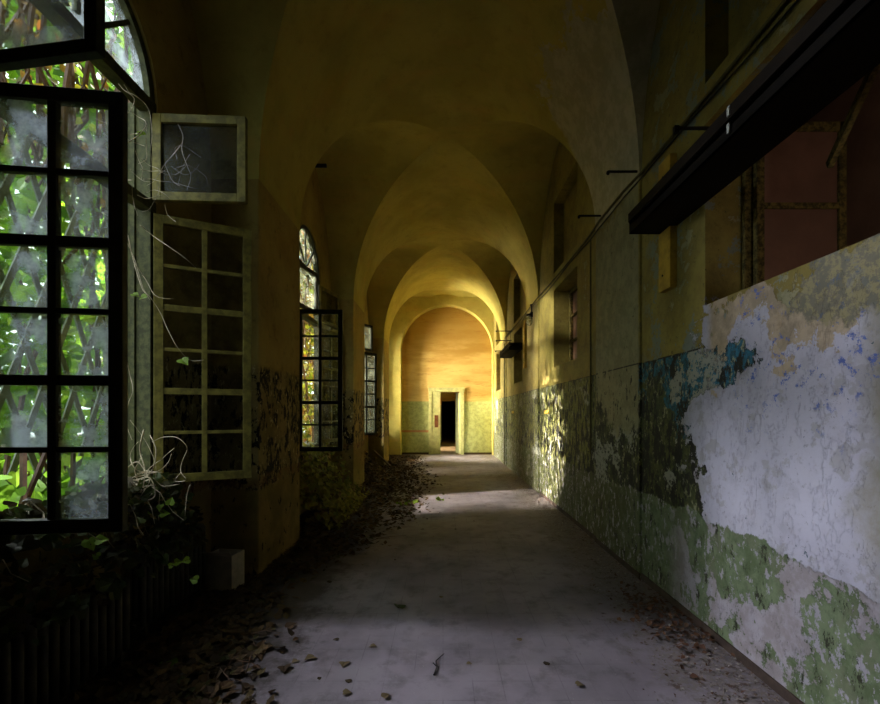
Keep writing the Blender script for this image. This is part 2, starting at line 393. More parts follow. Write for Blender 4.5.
# ------------------------------------------------------------------ left wall
WC = [2.575, 6.85, 11.0, 14.7]; HW = .64; WZ0, WZ1, WSP = .95, 3.0, 3.76
def arch_wall():
    B = MB()
    def quad(y0, y1, z0, z1, x=NL): B.add([(x,y0,z0),(x,y0,z1),(x,y1,z1),(x,y1,z0)], [(0,1,2,3)])
    T = NL-.11; y = YB
    TOP = 6.4
    for c in WC:
        a0, a1 = c-HW, c+HW
        for x in (NL, T):
            quad(y, a0, 0, TOP, x); quad(a0, a1, 0, WZ0, x)
            n = 20
            for k in range(n):
                t0 = PI-PI*k/n; t1 = PI-PI*(k+1)/n
                p0 = (c+HW*math.cos(t0), WSP+HW*math.sin(t0)); p1 = (c+HW*math.cos(t1), WSP+HW*math.sin(t1))
                B.add([(x,p0[0],p0[1]),(x,p0[0],TOP),(x,p1[0],TOP),(x,p1[0],p1[1])], [(0,1,2,3)])
                if x == NL: B.add([(NL,p0[0],p0[1]),(NL,p1[0],p1[1]),(T,p1[0],p1[1]),(T,p0[0],p0[1])], [(0,1,2,3)])
        B.add([(NL,a0,WZ0),(NL,a0,WSP),(T,a0,WSP),(T,a0,WZ0)], [(0,1,2,3)])
        B.add([(NL,a1,WZ0),(NL,a1,WSP),(T,a1,WSP),(T,a1,WZ0)], [(0,1,2,3)])
        B.add([(NL,a0,WZ0),(NL,a1,WZ0),(T,a1,WZ0),(T,a0,WZ0)], [(0,1,2,3)])
        y = a1
    for x in (NL, T): quad(y, YE+.3, 0, TOP, x)
    w = B.build('wall_left', M_left); struct(w)
    # pillars
    k = 1
    for i in range(len(BC)-1):
        p = MB(); y0, y1 = BC[i]+HB, BC[i+1]-HB
        p.box(NL-.01, XL, y0, y1, 0, ZS+.3)
        q = p.build('wall_left_pillar', M_left, w, bevel=.012)
    p = MB(); p.box(NL-.01, XL, YB, BC[0]-HB, 0, ZS+.3); p.build('wall_left_pillar', M_left, w)
arch_wall()

# ------------------------------------------------------------------ right wall
RW = [(1.72, 3.0), (5.86, 7.1), (9.95, 11.1), (13.7, 14.75)]
def right_wall():
    B = MB(); X2 = NR+.25; TOP = 6.4; y = YB
    def quad(y0, y1, z0, z1, x): B.add([(x,y0,z0),(x,y1,z0),(x,y1,z1),(x,y0,z1)], [(0,1,2,3)])
    for (a, c) in RW:
        quad(y, a, 0, TOP, NR)
        quad(a, c, 0, 2.24, NR); quad(a, c, 3.48, 3.76, NR); quad(a, c, 4.9, TOP, NR)
        for (z0, z1, xb) in ((2.24, 3.48, NR+.34), (3.76, 4.9, NR+.16)):
            B.add([(NR,a,z0),(NR,c,z0),(xb,c,z0),(xb,a,z0)], [(0,1,2,3)])
            B.add([(NR,a,z1),(NR,c,z1),(xb,c,z1),(xb,a,z1)], [(3,2,1,0)])
            B.add([(NR,a,z0),(NR,a,z1),(xb,a,z1),(xb,a,z0)], [(0,1,2,3)])
            B.add([(NR,c,z0),(NR,c,z1),(xb,c,z1),(xb,c,z0)], [(3,2,1,0)])
        quad(a, c, 3.76, 4.9, NR+.16)
        y = c
    quad(y, YE+.3, 0, TOP, NR)
    # outer skin so that the wall is solid
    a, c = RW[0]; B.box(NR+.36, NR+.42, YB, a, 0, TOP); B.box(NR+.36, NR+.42, c, YE+.3, 0, TOP); B.box(NR+.36, NR+.42, a, c, 0, 2.24); B.box(NR+.36, NR+.42, a, c, 3.48, TOP)
    w = B.build('wall_right', M_right); struct(w)
    for i in range(len(BC)-1):
        p = MB(); y0, y1 = BC[i]+HB, BC[i+1]-HB
        p.box(XR, NR+.01, y0, y1, 0, ZS+.3); p.build('wall_right_pilaster', M_right, w, bevel=.01)
    p = MB(); p.box(XR, NR+.01, YB, BC[0]-HB, 0, ZS+.3); p.build('wall_right_pilaster', M_right, w)
    # irregular skirting edge
    s = MB(); s.box(NR-.012, NR+.005, 1.0, 3.95, 0, .055); s.box(XR-.012, XR+.005, 3.95, 5.1, 0, .05); s.box(NR-.012, NR+.005, 5.1, 8.1, 0, .05)
    struct(s.build('baseboard_right', M_skirt))
right_wall()
b = MB(); b.box(-2.5, 2.3, YB-.2, YB, 0, 6.4); struct(b.build('wall_back', M_left))

# ------------------------------------------------------------------ end wall with door
def end_wall():
    B = MB(); D0, D1, DZ = -.515, .76, 2.39
    y = YE
    B.box(-2.5, D0, y, y+.3, 0, 6.4); B.box(D1, 2.3, y, y+.3, 0, 6.4); B.box(D0, D1, y, y+.3, DZ, 6.4)
    w = B.build('wall_end', M_end); struct(w)
    # arch band in front of the end wall
    A = MB(); y0 = YE-.38; cx, r, zc = .135, 1.635, 3.7
    n = 40
    pin = [(cx+r*math.cos(PI-PI*k/n), zc+r*math.sin(PI*k/n)) for k in range(n+1)]
    pin = [(cx-r, 0)] + pin + [(cx+r, 0)]
    # extrados follows the vault (well outside it)
    def outer(p):
        if p[1] <= zc: return (-2.15 if p[0] < 0 else 1.95, p[1])
        t = math.atan2(p[1]-zc, p[0]-cx); return (cx+2.35*math.cos(t), zc+2.35*math.sin(t))
    po = [outer(p) for p in pin]
    for k in range(len(pin)-1):
        a, b_, c, d = pin[k], pin[k+1], po[k+1], po[k]
        A.add([(a[0],y0,a[1]),(b_[0],y0,b_[1]),(c[0],y0,c[1]),(d[0],y0,d[1])], [(3,2,1,0)])
        A.add([(a[0],y0,a[1]),(b_[0],y0,b_[1]),(b_[0],YE,b_[1]),(a[0],YE,a[1])], [(0,1,2,3)])
    A.build('wall_end_arch', M_vault, w)
    # antechamber beyond the door
    Y2 = 23.0
    f = MB(); f.box(-2.5, 2.3, YE+.01, 34, -.12, -.002); struct(f.build('floor_antechamber', plain('tan_floor', (150,126,92), .6, .3, 4)))
    g = MB()
    g.box(-1.6, -1.5, YE+.3, 17.4, 0, 3); g.box(-1.6, -1.5, 18.9, Y2, 0, 3); g.box(-1.6, -1.5, 17.4, 18.9, 2.3, 3)
    g.box(1.5, 1.6, YE+.3, Y2, 0, 3)
    g.box(-1.6, -.06, Y2, Y2+.2, 0, 3); g.box(.64, 1.6, Y2, Y2+.2, 0, 3); g.box(-.06, .64, Y2, Y2+.2, 2.12, 3)
    g.box(-1.6, 1.6, YE+.3, Y2+.2, 3, 3.1)
    struct(g.build('wall_antechamber', M_end))
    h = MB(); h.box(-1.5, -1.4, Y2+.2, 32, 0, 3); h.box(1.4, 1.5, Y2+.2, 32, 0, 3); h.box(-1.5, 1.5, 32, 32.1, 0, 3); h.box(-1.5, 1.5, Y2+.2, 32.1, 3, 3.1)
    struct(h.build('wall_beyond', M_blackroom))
    # door
    d = empty('door_1', (0, YE, 0)); struct(d)
    fr = MB(); fr.box(D0, D0+.12, -.05, .3, 0, DZ); fr.box(D1-.12, D1, -.05, .3, 0, DZ); fr.box(D0-.02, D1+.02, -.06, .3, DZ-.12, DZ+.01)
    fr.box(D0-.03, D1+.03, -.07, .02, DZ, DZ+.03)
    fr.build('door_frame', M_door, d, bevel=.006)
    def leaf(w_):
        L = MB(); H = DZ-.13; t = .045
        L.box(0, w_, -t/2, t/2, 0.01, H)
        return L
    def panels(w_, n=3):
        P = MB(); H = DZ-.13; st = .06
        for (z0, z1) in ((.16, .72), (.80, 1.62), (1.70, H-.1)):
            for s in (-1, 1):
                yy = s*.0225
                P.box(st, w_-st, yy-.006, yy+.006, z0, z0+.02); P.box(st, w_-st, yy-.006, yy+.006, z1-.02, z1)
                P.box(st, st+.02, yy-.006, yy+.006, z0, z1); P.box(w_-st-.02, w_-st, yy-.006, yy+.006, z0, z1)
        return P
    e = empty('door_leaf', (D0+.12, -.01, 0), 0, d); leaf(.30).build('door_panel', M_door, e, bevel=.004)
    pan = panels(.30); o = pan.build('door_moulding', M_door, e)
    p = MB(); p.box(.09, .22, -.035, -.022, .98, 1.42); p.build('push_plate', M_plate, e)
    e2 = empty('door_leaf', (D1-.12, .05, 0), PI-R(74), d)
    leaf(.52).build('door_panel', M_door, e2, bevel=.004); panels(.52).build('door_moulding', M_door, e2)
end_wall()

# ------------------------------------------------------------------ left windows
def leaf_mesh(W, H, cols, rows, thick_rows=()):
    m = MB(); t = .022; st = .062
    m.box(0, st, -t, t, 0, H); m.box(W-st, W, -t, t, 0, H); m.box(st, W-st, -t, t, 0, st); m.box(st, W-st, -t, t, H-st, H)
    gw = (W-2*st); xs = [st + gw*i/cols for i in range(1, cols)]
    for x in xs: m.box(x-.019, x+.019, -t*.8, t*.8, st, H-st)
    zs = []
    for r in range(1, rows):
        z = st+(H-2*st)*r/rows; w = .024 if r in thick_rows else .013
        zs.append(z); m.box(st, W-st, -t*.75, t*.75, z-w, z+w)
    # glass quads
    g = MB(); X = [st]+xs+[W-st]; Zs = [st]+zs+[H-st]
    return m, X, Zs
def casement(win, name, loc, ang, W, H, cols, rows, thick, mat, glass, skip=(), flip=False):
    e = empty(name, loc, ang, win)
    m, X, Zs = leaf_mesh(W, H, cols, rows, thick)
    m.build('sash', mat, e, bevel=.003)
    g = MB()
    for i in range(len(X)-1):
        for j in range(len(Zs)-1):
            if (i, j) in skip: continue
            g.box(X[i], X[i+1], -.0015, .0015, Zs[j], Zs[j+1])
    g.build('glass', glass, e)
    h = MB()
    for z in ([.3, H-.3] if H > 1 else [H/2]): h.tube([(-.008, 0, z-.04), (-.008, 0, z+.04)], .011, 8)
    h.build('hinge', M_iron, e)
    return e
def window(idx, c, near, far, tnear, tfar, mat_n, mat_f, skip=()):
    w = empty('window_%d' % idx, (NL, c, 0)); struct(w)
    f = MB(); x0, x1 = -.10, -.02; hw = HW
    if idx == 1: f.box(-.36, x1, -hw, -hw+.03, WZ0, WSP); f.box(-.36, x1, hw-.03, hw, WZ0, WSP)
    f.box(x0, x1, -hw, -hw+.05, WZ0, WSP); f.box(x0, x1, hw-.05, hw, WZ0, WSP); 
    f.box(x0-.05, x1+.06, -hw, hw, WZ0, WZ0+.045)
    f.box(x0, x1+.01, -hw, hw, 2.97, 3.04); f.box(x0, x1+.01, -hw, hw, 3.69, 3.77)
    n = 20
    for k in range(n):
        a = PI*k/n; b_ = PI*(k+1)/n
        p = [(x, r*math.cos(t), WSP+r*math.sin(t)) for t in (a, b_) for r in (hw, hw-.055) for x in (x0, x1)]
        f.add(p, [(0,1,5,4),(2,6,7,3),(1,3,7,5),(0,4,6,2)])
    if idx == 1: f.box(-.27, -.22, hw-.06, hw, WZ0, WSP); f.box(-.17, -.14, hw-.045, hw, WZ0, WSP)
    for a in (45, 90, 135):
        t = R(a); f.bar((-.06, .1*math.cos(t), WSP+.1*math.sin(t)), (-.06, (hw-.03)*math.cos(t), WSP+(hw-.03)*math.sin(t)), .03, .03, (1,0,0))
    f.build('window_frame', M_frame1 if idx == 1 else M_backlit, w)
    g = MB(); pts = [(-.06, (hw-.02)*math.cos(PI*k/20), WSP+(hw-.02)*math.sin(PI*k/20)) for k in range(21)]
    g.add([(-.06, 0, WSP)]+pts, [(0, k+1, k+2) for k in range(20)]); g.build('fanlight_glass', M_glass if idx == 1 else M_glass2, w)
    W = .635
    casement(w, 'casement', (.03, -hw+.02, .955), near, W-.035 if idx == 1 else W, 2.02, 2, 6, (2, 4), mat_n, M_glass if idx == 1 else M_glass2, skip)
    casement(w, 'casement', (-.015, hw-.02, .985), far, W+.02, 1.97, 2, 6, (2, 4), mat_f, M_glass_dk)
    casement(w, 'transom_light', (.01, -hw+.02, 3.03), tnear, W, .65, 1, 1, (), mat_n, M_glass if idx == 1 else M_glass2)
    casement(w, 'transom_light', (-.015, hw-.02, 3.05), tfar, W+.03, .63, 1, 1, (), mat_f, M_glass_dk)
    return w
window(1, WC[0], R(7), R(27), R(-8), R(3), M_backlit, M_paint, skip=((0, 0),))
window(2, WC[1], R(2), R(68), R(80), R(75), M_backlit, M_paint)
window(3, WC[2], R(50), R(75), R(60), R(80), M_backlit, M_paint)
window(4, WC[3], R(80), R(84), R(80), R(84), M_backlit, M_paint)

# ------------------------------------------------------------------ right windows
def right_window(idx, a, c):
    w = empty('window_%d' % idx, (NR+.25, (a+c)/2, 2.24)); struct(w)
    h = (c-a)/2; H = 1.24
    f = MB(); f.box(0, .07, -h, -h+.06, 0, H); f.box(0, .07, h-.06, h, 0, H); f.box(0, .07, -h, h, 0, .05); f.box(0, .07, -h, h, H-.06, H)
    mid = c-.71-(a+c)/2 if idx == 5 else 0
    f.box(-.015, .06, mid-.022, mid+.022, 0, H)
    f.box(.01, .05, -h, h, .40, .435); f.box(.01, .05, -h, h, .80, .835)
    f.build('window_frame', M_rust, w, bevel=.004)
    g = MB(); g.box(.05, .056, -h+.02, h-.02, .02, H-.02); g.build('glass', M_redglass, w)
    return w
for k, (a, c) in enumerate(RW):
    if k: w = right_window(5+k, a, c)
def near_window():
    a, c = RW[0]
    w = empty('window_5', (NR+.25, (a+c)/2, 2.24)); struct(w); h = (c-a)/2; H = 1.24
    f = MB(); f.box(0, .06, -h, -h+.04, 0, H); f.box(0, .06, h-.035, h, 0, H); f.box(0, .06, -h, h, -.01, .03); f.box(0, .06, -h, h, H-.05, H)
    f.build('window_frame', M_rust, w, bevel=.004)
    e = empty('casement', (.05, h-.06, .03), 0, w)
    W = .60; H2 = 1.18; m = MB(); t = .02
    m.box(0, .05, -t, t, 0, H2); m.box(W-.05, W, -t, t, 0, H2); m.box(0, W, -t, t, 0, .05); m.box(0, W, -t, t, H2-.06, H2); m.box(0, W, -t*.8, t*.8, .60, .64)
    m.build('sash', M_rust, e, bevel=.003)
    g = MB(); g.box(.04, W-.04, -.002, .002, .03, H2-.03); g.build('glass', M_redglass, e)
    r = MB()
    r.box(3.0, 3.1, .6, 4.6, 1.6, 4.4); r.box(NR+.36, 3.1, 4.5, 4.6, 1.6, 4.4); r.box(NR+.36, 3.1, .5, .6, 1.6, 4.4)
    r.box(NR+.36, 3.1, .6, 4.6, 1.5, 1.6); r.box(NR+.36, 3.1, .6, 4.6, 4.4, 4.5)
    struct(r.build('wall_side_room', M_pink))
near_window()
# a casement half torn loose in the near window: slanted flaking stay
st = MB(); st.bar((2.06, 2.33, 2.82), (1.92, 1.93, 3.06), .025, .045)
tag(st.build('window_stay', M_rust), 'flaking slanted bar across the near right window pane', 'bar')

# ------------------------------------------------------------------ trough lights on the right wall
def trough(y0, y1, label, rods):
    r = empty('light_trough', (XR, y0, 2.94)); tag(r, label, 'light fixture', 'light troughs along the right wall')
    L = y1-y0; x0 = 1.50-XR; x1 = NR-XR
    b = MB()
    b.box(x0, x0+.012, 0, L, 0, .075); b.box(x1-.03, x1, 0, L, 0, .15); b.box(x0, x1, 0, L, .06, .075)
    b.box(x0, x1, L-.01, L, 0, .15); b.box(x0, x1-.03, 0, L, .0, .008)
    b.build('housing', M_trough, r)
    b = MB(); b.box(x0-.008, x0+.012, 0, L+.005, .095, .165); b.box(x0, x1, 0, L, .15, .158); b.build('top_rail', M_troughlip, r, bevel=.003)
    b = MB(); b.box(x0+.02, x0+.05, 0, L, .075, .15); b.build('groove_strip', M_iron, r)
    if y0 < 2.2:
        for (za, zb) in ((.02, .07), (.11, .16)): b = MB(); b.box(x0-.014, x0-.006, 2.27-y0, 2.29-y0, za, zb); b.build('joint_clip', M_white, r)
    for (yy, zz, xo) in rods:
        b = MB(); b.tube([(xo-XR, yy-y0, zz-2.94), (x1+.01, yy-y0, zz-2.94)], .011, 8); b.box(xo-XR, xo-XR+.03, yy-y0-.014, yy-y0+.014, zz-2.94-.03, zz-2.94+.012)
        b.tube([(x1-.06, yy-y0, zz-2.94), (x1-.06, yy-y0, .15)], .008, 6)
        b.build('bracket', M_iron, r)
    return r
trough(.5, 3.52, 'long dark metal light trough overhanging the near right window', [(2.84, 3.35, 1.5)])
trough(9.9, 11.5, 'small distant dark light trough high on the right wall', [(11.3, 3.62, 1.36), (11.45, 3.4, 1.38), (11.4, 3.12, 1.36)])
# iron hooks
def rod(y, z, xo, label):
    b = MB(); b.tube([(xo, 0, 0), (NR+.01 if True else XR, 0, 0)], .011, 8); b.ball((xo, 0, -.012), .016, .016, .02)
    o = b.build('wall_hook', M_iron, loc=(0, y, z)); tag(o, label, 'hook', 'iron hooks on the right wall')
rod(4.0, 3.71, 1.51, 'black iron rod sticking out of the right pilaster above the lamp trough end')
rod(4.92, 3.72, 1.53, 'black iron rod on the right wall, second and farther one above the cable')
b = MB(); b.tube([(NL-.02, 0, 0), (-1.80, 0, 0)], .03, 8); tag(b.build('tie_bar', M_iron, loc=(0, 6.75, 5.32)), 'short black iron bar high in the lunette of the second window', 'bar', 'iron bars in the left lunettes')
b = MB(); b.tube([(NL-.02, 0, 0), (-1.82, 0, 0)], .03, 8); tag(b.build('tie_bar', M_iron, loc=(0, 11.0, 5.32)), 'short black iron bar high in the lunette of the third window', 'bar', 'iron bars in the left lunettes')

# wood boards behind the troughs
def board(y, xw, label):
    b = MB(); b.box(0, .055, -.09, .09, 0, 1.03)
    o = b.build('mounting_board', M_wood, loc=(xw-.055, y, 2.47), bevel=.004); tag(o, label, 'board', 'wooden mounting boards')
    for z in (.12, .5, .9): h = MB(); h.ball((-.002, .02, z), .006, .009, .009, 8, 6); h.build('bolt', M_iron, o)
board(3.45, NR, 'upright yellow wooden board crossing behind the near light trough')
board(9.45, NR, 'small far wooden board beside the distant light trough')

# conduit along the wall
pts = [(NR-.02 if not (3.9 < y < 5.1) else XR-.02, y, 3.65 + .012*math.sin(y*1.7)) for y in [-.3+.35*k for k in range(38)]]
b = MB(); b.tube(pts, .013, 8); cnd = b.build('conduit', M_conduit, smooth=True); tag(cnd, 'thin cable conduit running along the right wall above the windows', 'conduit')
pts2 = [(p[0]+.004, p[1], p[2]-.05+.02*math.sin(p[1]*2.3)) for p in pts]
b = MB(); b.tube(pts2, .007, 6); tag(b.build('cable', M_iron, smooth=True), 'thin dark cable sagging just below the wall conduit', 'cable')
b = MB(); b.tube([(NR-.012, 5.3, 3.6), (NR-.012, 5.3, 1.0)], .009, 6); tag(b.build('vertical_pipe', M_conduit), 'thin vertical pipe on the right wall just past the pilaster', 'pipe')
b = MB(); b.tube([(XR-.012, 12.6, 3.5), (XR-.012, 12.6, .01)], .012, 6); tag(b.build('vertical_pipe', M_conduit), 'thin vertical pipe at the far end of the right wall', 'pipe')
# bulkhead lamp
r = empty('wall_lamp', (NR, 8.7, 3.42)); tag(r, 'small glass jar wall lamp on black bracket beside the cable', 'lamp')
r.location.x = XR+.0
b = MB(); b.box(-.05, .045, -.06, .06, -.02, .08); b.tube([(-.02, 0, .08), (-.02, 0, .22)], .012); b.tube([(-.02,0,.22),(-.02,.0,.24)], .03); b.build('bracket', M_iron, r)
b = MB(); b.ball((-.06, 0, -.08), .065, .065, .11, 14, 10); b.build('glass_jar', M_lampglass, r, smooth=True)
b = MB(); b.tube([(-.06, 0, .01), (-.06, 0, .05)], .06, 12); b.build('collar', M_iron, r)
# switch plates
for (y, z, xx, lb) in ((7.55, 1.52, NR, 'small yellowish switch plate on the right wall below the second window'), (11.2, 1.52, NR, 'tiny far switch plate on the right wall past the distant trough')):
    b = MB(); b.box(-.018, 0, -.13, .13, -.03, .03); o = b.build('switch_plate', M_wood, loc=(xx, y, z), bevel=.004); tag(o, lb, 'switch', 'switch plates')

# ------------------------------------------------------------------ radiators
def radiator(y0, y1, xf, ztop, label):
    r = empty('radiator', (xf-.07, y0, 0)); tag(r, label, 'radiator', 'finned radiators under the first window')
    n = int((y1-y0)/.058)
    sec = None
    for k in range(n):
        yy = (k+.5)*(y1-y0)/n
        if sec is None:
            m = MB()
            m.tube([(-.045, 0, .1), (-.045, 0, ztop-.03)], .017, 8); m.tube([(.05, 0, .1), (.05, 0, ztop-.03)], .019, 8)
            m.box(-.045, .05, -.011, .011, ztop-.06, ztop-.012); m.box(-.045, .05, -.011, .011, .08, .13)
            m.ball((0, 0, ztop-.03), .068, .024, .026, 10, 6)
            sec = m.build('radiator_section', M_rad, r, smooth=True, loc=(0, yy, 0))
        else:
            c = sec.copy(); COL.objects.link(c); c.location = (0, yy, 0)
    m = MB(); m.tube([(0, 0, .1), (0, y1-y0, .1)], .02, 8); m.build('header_pipe', M_rad, r)
    for yy in (.06, y1-y0-.06):
        m = MB(); m.box(-.05, .055, yy-.015, yy+.015, 0, .1); m.build('foot', M_rad, r)
    return r
radiator(1.25, 2.62, -1.86, .54, 'long ribbed radiator in front, under the open casement')
radiator(2.84, 3.62, -1.95, .60, 'shorter ribbed radiator farther back, nearer the first pillar')

# carton by the radiator
r = empty('cardboard_box', (-1.845, 3.70, .02), R(-8)); tag(r, 'pale small open box beside the farther radiator at the pillar', 'box')
b = MB(); w, d, h, t = .12, .09, .3, .006
b.box(-w, w, -d, -d+t, 0, h); b.box(-w, w, d-t, d, 0, h); b.box(-w, -w+t, -d, d, 0, h); b.box(w-t, w, -d, d, 0, h); b.box(-w, w, -d, d, 0, t)
b.build('box_body', M_card, r)
b = MB(); b.add([(-w,-d,h),(w,-d,h),(w+.02,-d-.06,h+.05),(-w+.01,-d-.06,h+.04),(-w,-d+.003,h),(w,-d+.003,h),(w+.02,-d-.057,h+.052),(-w+.01,-d-.057,h+.042)], [(0,1,2,3),(7,6,5,4),(0,4,5,1),(1,5,6,2),(2,6,7,3),(3,7,4,0)])
b.build('flap', M_card, r)

# plank leaning at the third pillar
b = MB(); a0 = at(375, 450, 12.4); a1 = at(389, 468.5, 11.9)
a1.z = .03
b.bar((-1.93, 12.15, .46), (-1.42, 11.95, .03), .035, .12, (0,1,0)); tag(b.build('plank', M_wood2), 'weathered plank leaning at the foot of the third pillar', 'plank')

# ------------------------------------------------------------------ foliage
IVY = [(0,-.34),(.16,-.48),(.36,-.42),(.50,-.18),(.40,.02),(.27,.16),(.14,.34),(0,.56),(-.14,.34),(-.27,.16),(-.40,.02),(-.50,-.18),(-.36,-.42),(-.16,-.48)]
def leaf_into(m, c, s, nrm=None, roll=None, fold=.25, simple=False):
    n = nrm or Vector((random.gauss(0,1), random.gauss(0,1), random.gauss(0,1)))
    n = Vector(n).normalized(); u = n.orthogonal().normalized(); v = n.cross(u)
    a = random.uniform(0, 2*PI) if roll is None else roll
    u2 = u*math.cos(a)+v*math.sin(a); v2 = n.cross(u2); c = Vector(c)
    if simple:
        P = [(0,-.5),(.38,-.15),(.25,.2),(0,.55),(-.25,.2),(-.38,-.15)]
        vs = [c + u2*x*s + v2*y*s + n*abs(x)*fold*s for x, y in P]
        m.add(vs, [(0,1,2,3),(0,3,4,5)])
    else:
        vs = [c + u2*x*s + v2*y*s + n*(abs(x)*fold*.7 - .3*y*y)*s for x, y in IVY]
        m.add(vs, [(0,1,2,3),(0,3,4,5),(0,5,6,7),(0,7,8,9),(0,9,10,11),(0,11,12,13)])
def thicket(name, label, x0, x1, y0, y1, z0, z1, n, smin, smax, mat, nst, group='climber thickets outside the windows'):
    m = MB()
    for k in range(n):
        z = random.uniform(z0, z1)
        leaf_into(m, (random.uniform(x0, x1), random.uniform(y0, y1), z), random.uniform(smin, smax),
                  Vector((random.gauss(.8,.6), random.gauss(-.5,.6), random.gauss(.35,.6))), simple=name != 'bramble', fold=.2)
    o = m.build(name, mat); tag(o, label, 'ivy', group)
    s = MB()
    for k in range(nst):
        p = Vector((random.uniform(x0, x1), random.uniform(y0, y1), z0)); pts = [p.copy()]; d = Vector((0, random.uniform(-.35,.35), 1))
        while p.z < z1:
            p = p + Vector((random.gauss(0,.05), d.y*.3+random.gauss(0,.07), .3)); pts.append(p.copy())
        s.tube(pts, random.uniform(.008, .022), 5)
    s.build('stem', M_stem, o)
    return o
thicket('ivy_thicket', 'bright green ivy thicket seen through the large open casement', -4.5, -3.55, 3.35, 6.1, -.25, 6.6, 4300, .09, .19, M_green, 26)
thicket('tree_crown', 'pale sunlit tree crown far behind the first window ivy', -11.6, -10.2, 9.2, 17.0, -.25, 14.0, 2600, .26, .46, M_green, 8)
thicket('ivy_thicket', 'autumn coloured climber mass behind the second window', -3.7, -3.0, 9.0, 12.4, -.25, 8.5, 6500, .08, .16, M_green2, 22)
thicket('ivy_thicket', 'pale yellow climber mass behind the narrow third window', -3.2, -2.75, 14.6, 17.2, -.25, 4.6, 1300, .08, .15, M_green2, 14)
thicket('window_creeper', 'loose creeper leaves added unseen outside the second window to dapple its light', -3.3, -2.65, 5.6, 8.0, .5, 4.6, 4300, .06, .12, M_green2, 5)  # out of view, added to break the second window's beam into dapples
thicket('window_creeper', 'loose creeper leaves added out of view at the fourth window for dappled light', -3.3, -2.65, 13.6, 15.4, .8, 4.6, 450, .07, .13, M_green2, 10)  # unseen sparse leaves, added to dapple the fourth window's beam
thicket('window_creeper', 'autumn leaves crowding the far side of the second window', -2.95, -2.45, 8.0, 9.8, .3, 5.2, 700, .07, .13, M_green2, 3)
# low bramble right outside the first window, seen through the missing pane
thicket('bramble', 'broad leaved bramble outside the missing lower pane', -3.3, -2.62, 2.45, 4.3, -.25, 1.15, 620, .10, .18, M_green, 14)['kind'] = 'stuff'
thicket('dry_creeper', 'dry brown creeper curtain under the open transom light', -3.4, -3.0, 2.7, 4.4, 3.35, 5.2, 260, .07, .12, M_green2, 30)

# trellis
def trellis():
    y0, y1, z0, z1, x = 2.25, 4.5, -.25, 3.6, -2.92
    m = MB(); sp = .27
    w = .044
    for (sgn, xx) in ((1, x), (-1, x-.02)):
        slope = 2.5
        for i in range(-24, 40):
            # line z = slope*sgn*(y - yi)
            yi = y0 + i*sp
            P = []
            za, zb = z0, z1
            ya = yi + sgn*(za)/slope; yb = yi + sgn*(zb)/slope
            # clip in y
            pts = []
            for t in (0, 1): pass
            def clip(ya, za, yb, zb):
                t0, t1 = 0, 1
                dy = yb-ya
                if abs(dy) < 1e-6: return None
                for lim in (y0, y1):
                    pass
                ta = (y0-ya)/dy; tb = (y1-ya)/dy
                lo, hi = min(ta, tb), max(ta, tb); t0 = max(0, lo); t1 = min(1, hi)
                if t1-t0 < .02: return None
                return (ya+dy*t0, za+(zb-za)*t0, ya+dy*t1, za+(zb-za)*t1)
            r = clip(ya, za, yb, zb)
            if r: m.bar((xx, r[0], r[1]), (xx, r[2], r[3]), w, .012, (1,0,0))
    r = m.build('trellis', M_trell); tag(r, 'diamond lattice wooden trellis outside the first window', 'trellis')
    p = MB()
    for y in (y0, y1): p.box(x-.06, x+.02, y-.03, y+.03, -.25, z1)
    p.box(x-.05, x+.01, y0, y1, z1-.02, z1+.03)
    p.build('frame', M_trell, r)
trellis()

# ivy creeping over the sills and radiators
def mass(name, label, n, sampler, smin, smax, mat, cat='ivy'):
    m = MB()
    for k in range(n):
        p, nr = sampler(); leaf_into(m, p, random.uniform(smin, smax), nr)
    o = m.build(name, mat); tag(o, label, cat, kind='stuff'); return o
def sill1():
    y = random.uniform(1.6, 3.3); t = random.random()
    x = -2.12 + .34*t; z = .98 + .05*random.random() - (.0 if t < .35 else (t-.35)*.75) + random.uniform(-.05,.05)
    return (x, y, z), Vector((random.gauss(.6,.5), random.gauss(-.5,.5), random.gauss(.7,.5)))
mass('sill_ivy', 'tangled dull ivy and dead leaves spilling over the first window sill', 620, sill1, .04, .085, M_ivy_in)
def rad1():
    y = random.uniform(1.3, 3.6); x = random.uniform(-2.05, -1.88 if y < 2.6 else -1.97)
    return (x, y, .60 + .14*random.random()), Vector((random.gauss(0,.5), random.gauss(-.2,.5), 1))
mass('radiator_litter', 'dead leaves lying along the radiator tops', 260, rad1, .04, .08, M_dead, 'dead leaves')
def pile2():
    y = random.triangular(5.3, 8.1, 6.6); t = random.random()
    h = 1.0*(1-t)**1.1; x = -2.08 + .75*t
    return (x, y, max(.03, h*random.uniform(.4, 1.05))), Vector((random.gauss(.7,.5), random.gauss(-.5,.5), random.gauss(.7,.4)))
mass('niche_ivy', 'heap of ivy and bramble filling the niche below the second window', 1500, pile2, .05, .10, mat_leaf('niche_ivy_leaf', [(90,100,34),(136,136,48),(90,70,36),(150,146,52),(80,86,34)], .3))
def pile3():
    y = random.triangular(9.4, 12.2, 10.8); t = random.random()
    return (-2.08+.6*t, y, max(.03, .5*(1-t)*random.uniform(.3, 1))), Vector((random.gauss(.5,.5), random.gauss(-.4,.5), 1))
mass('niche_litter', 'low dark leaf heap in the niche of the third window', 500, pile3, .05, .10, M_dead, 'dead leaves')

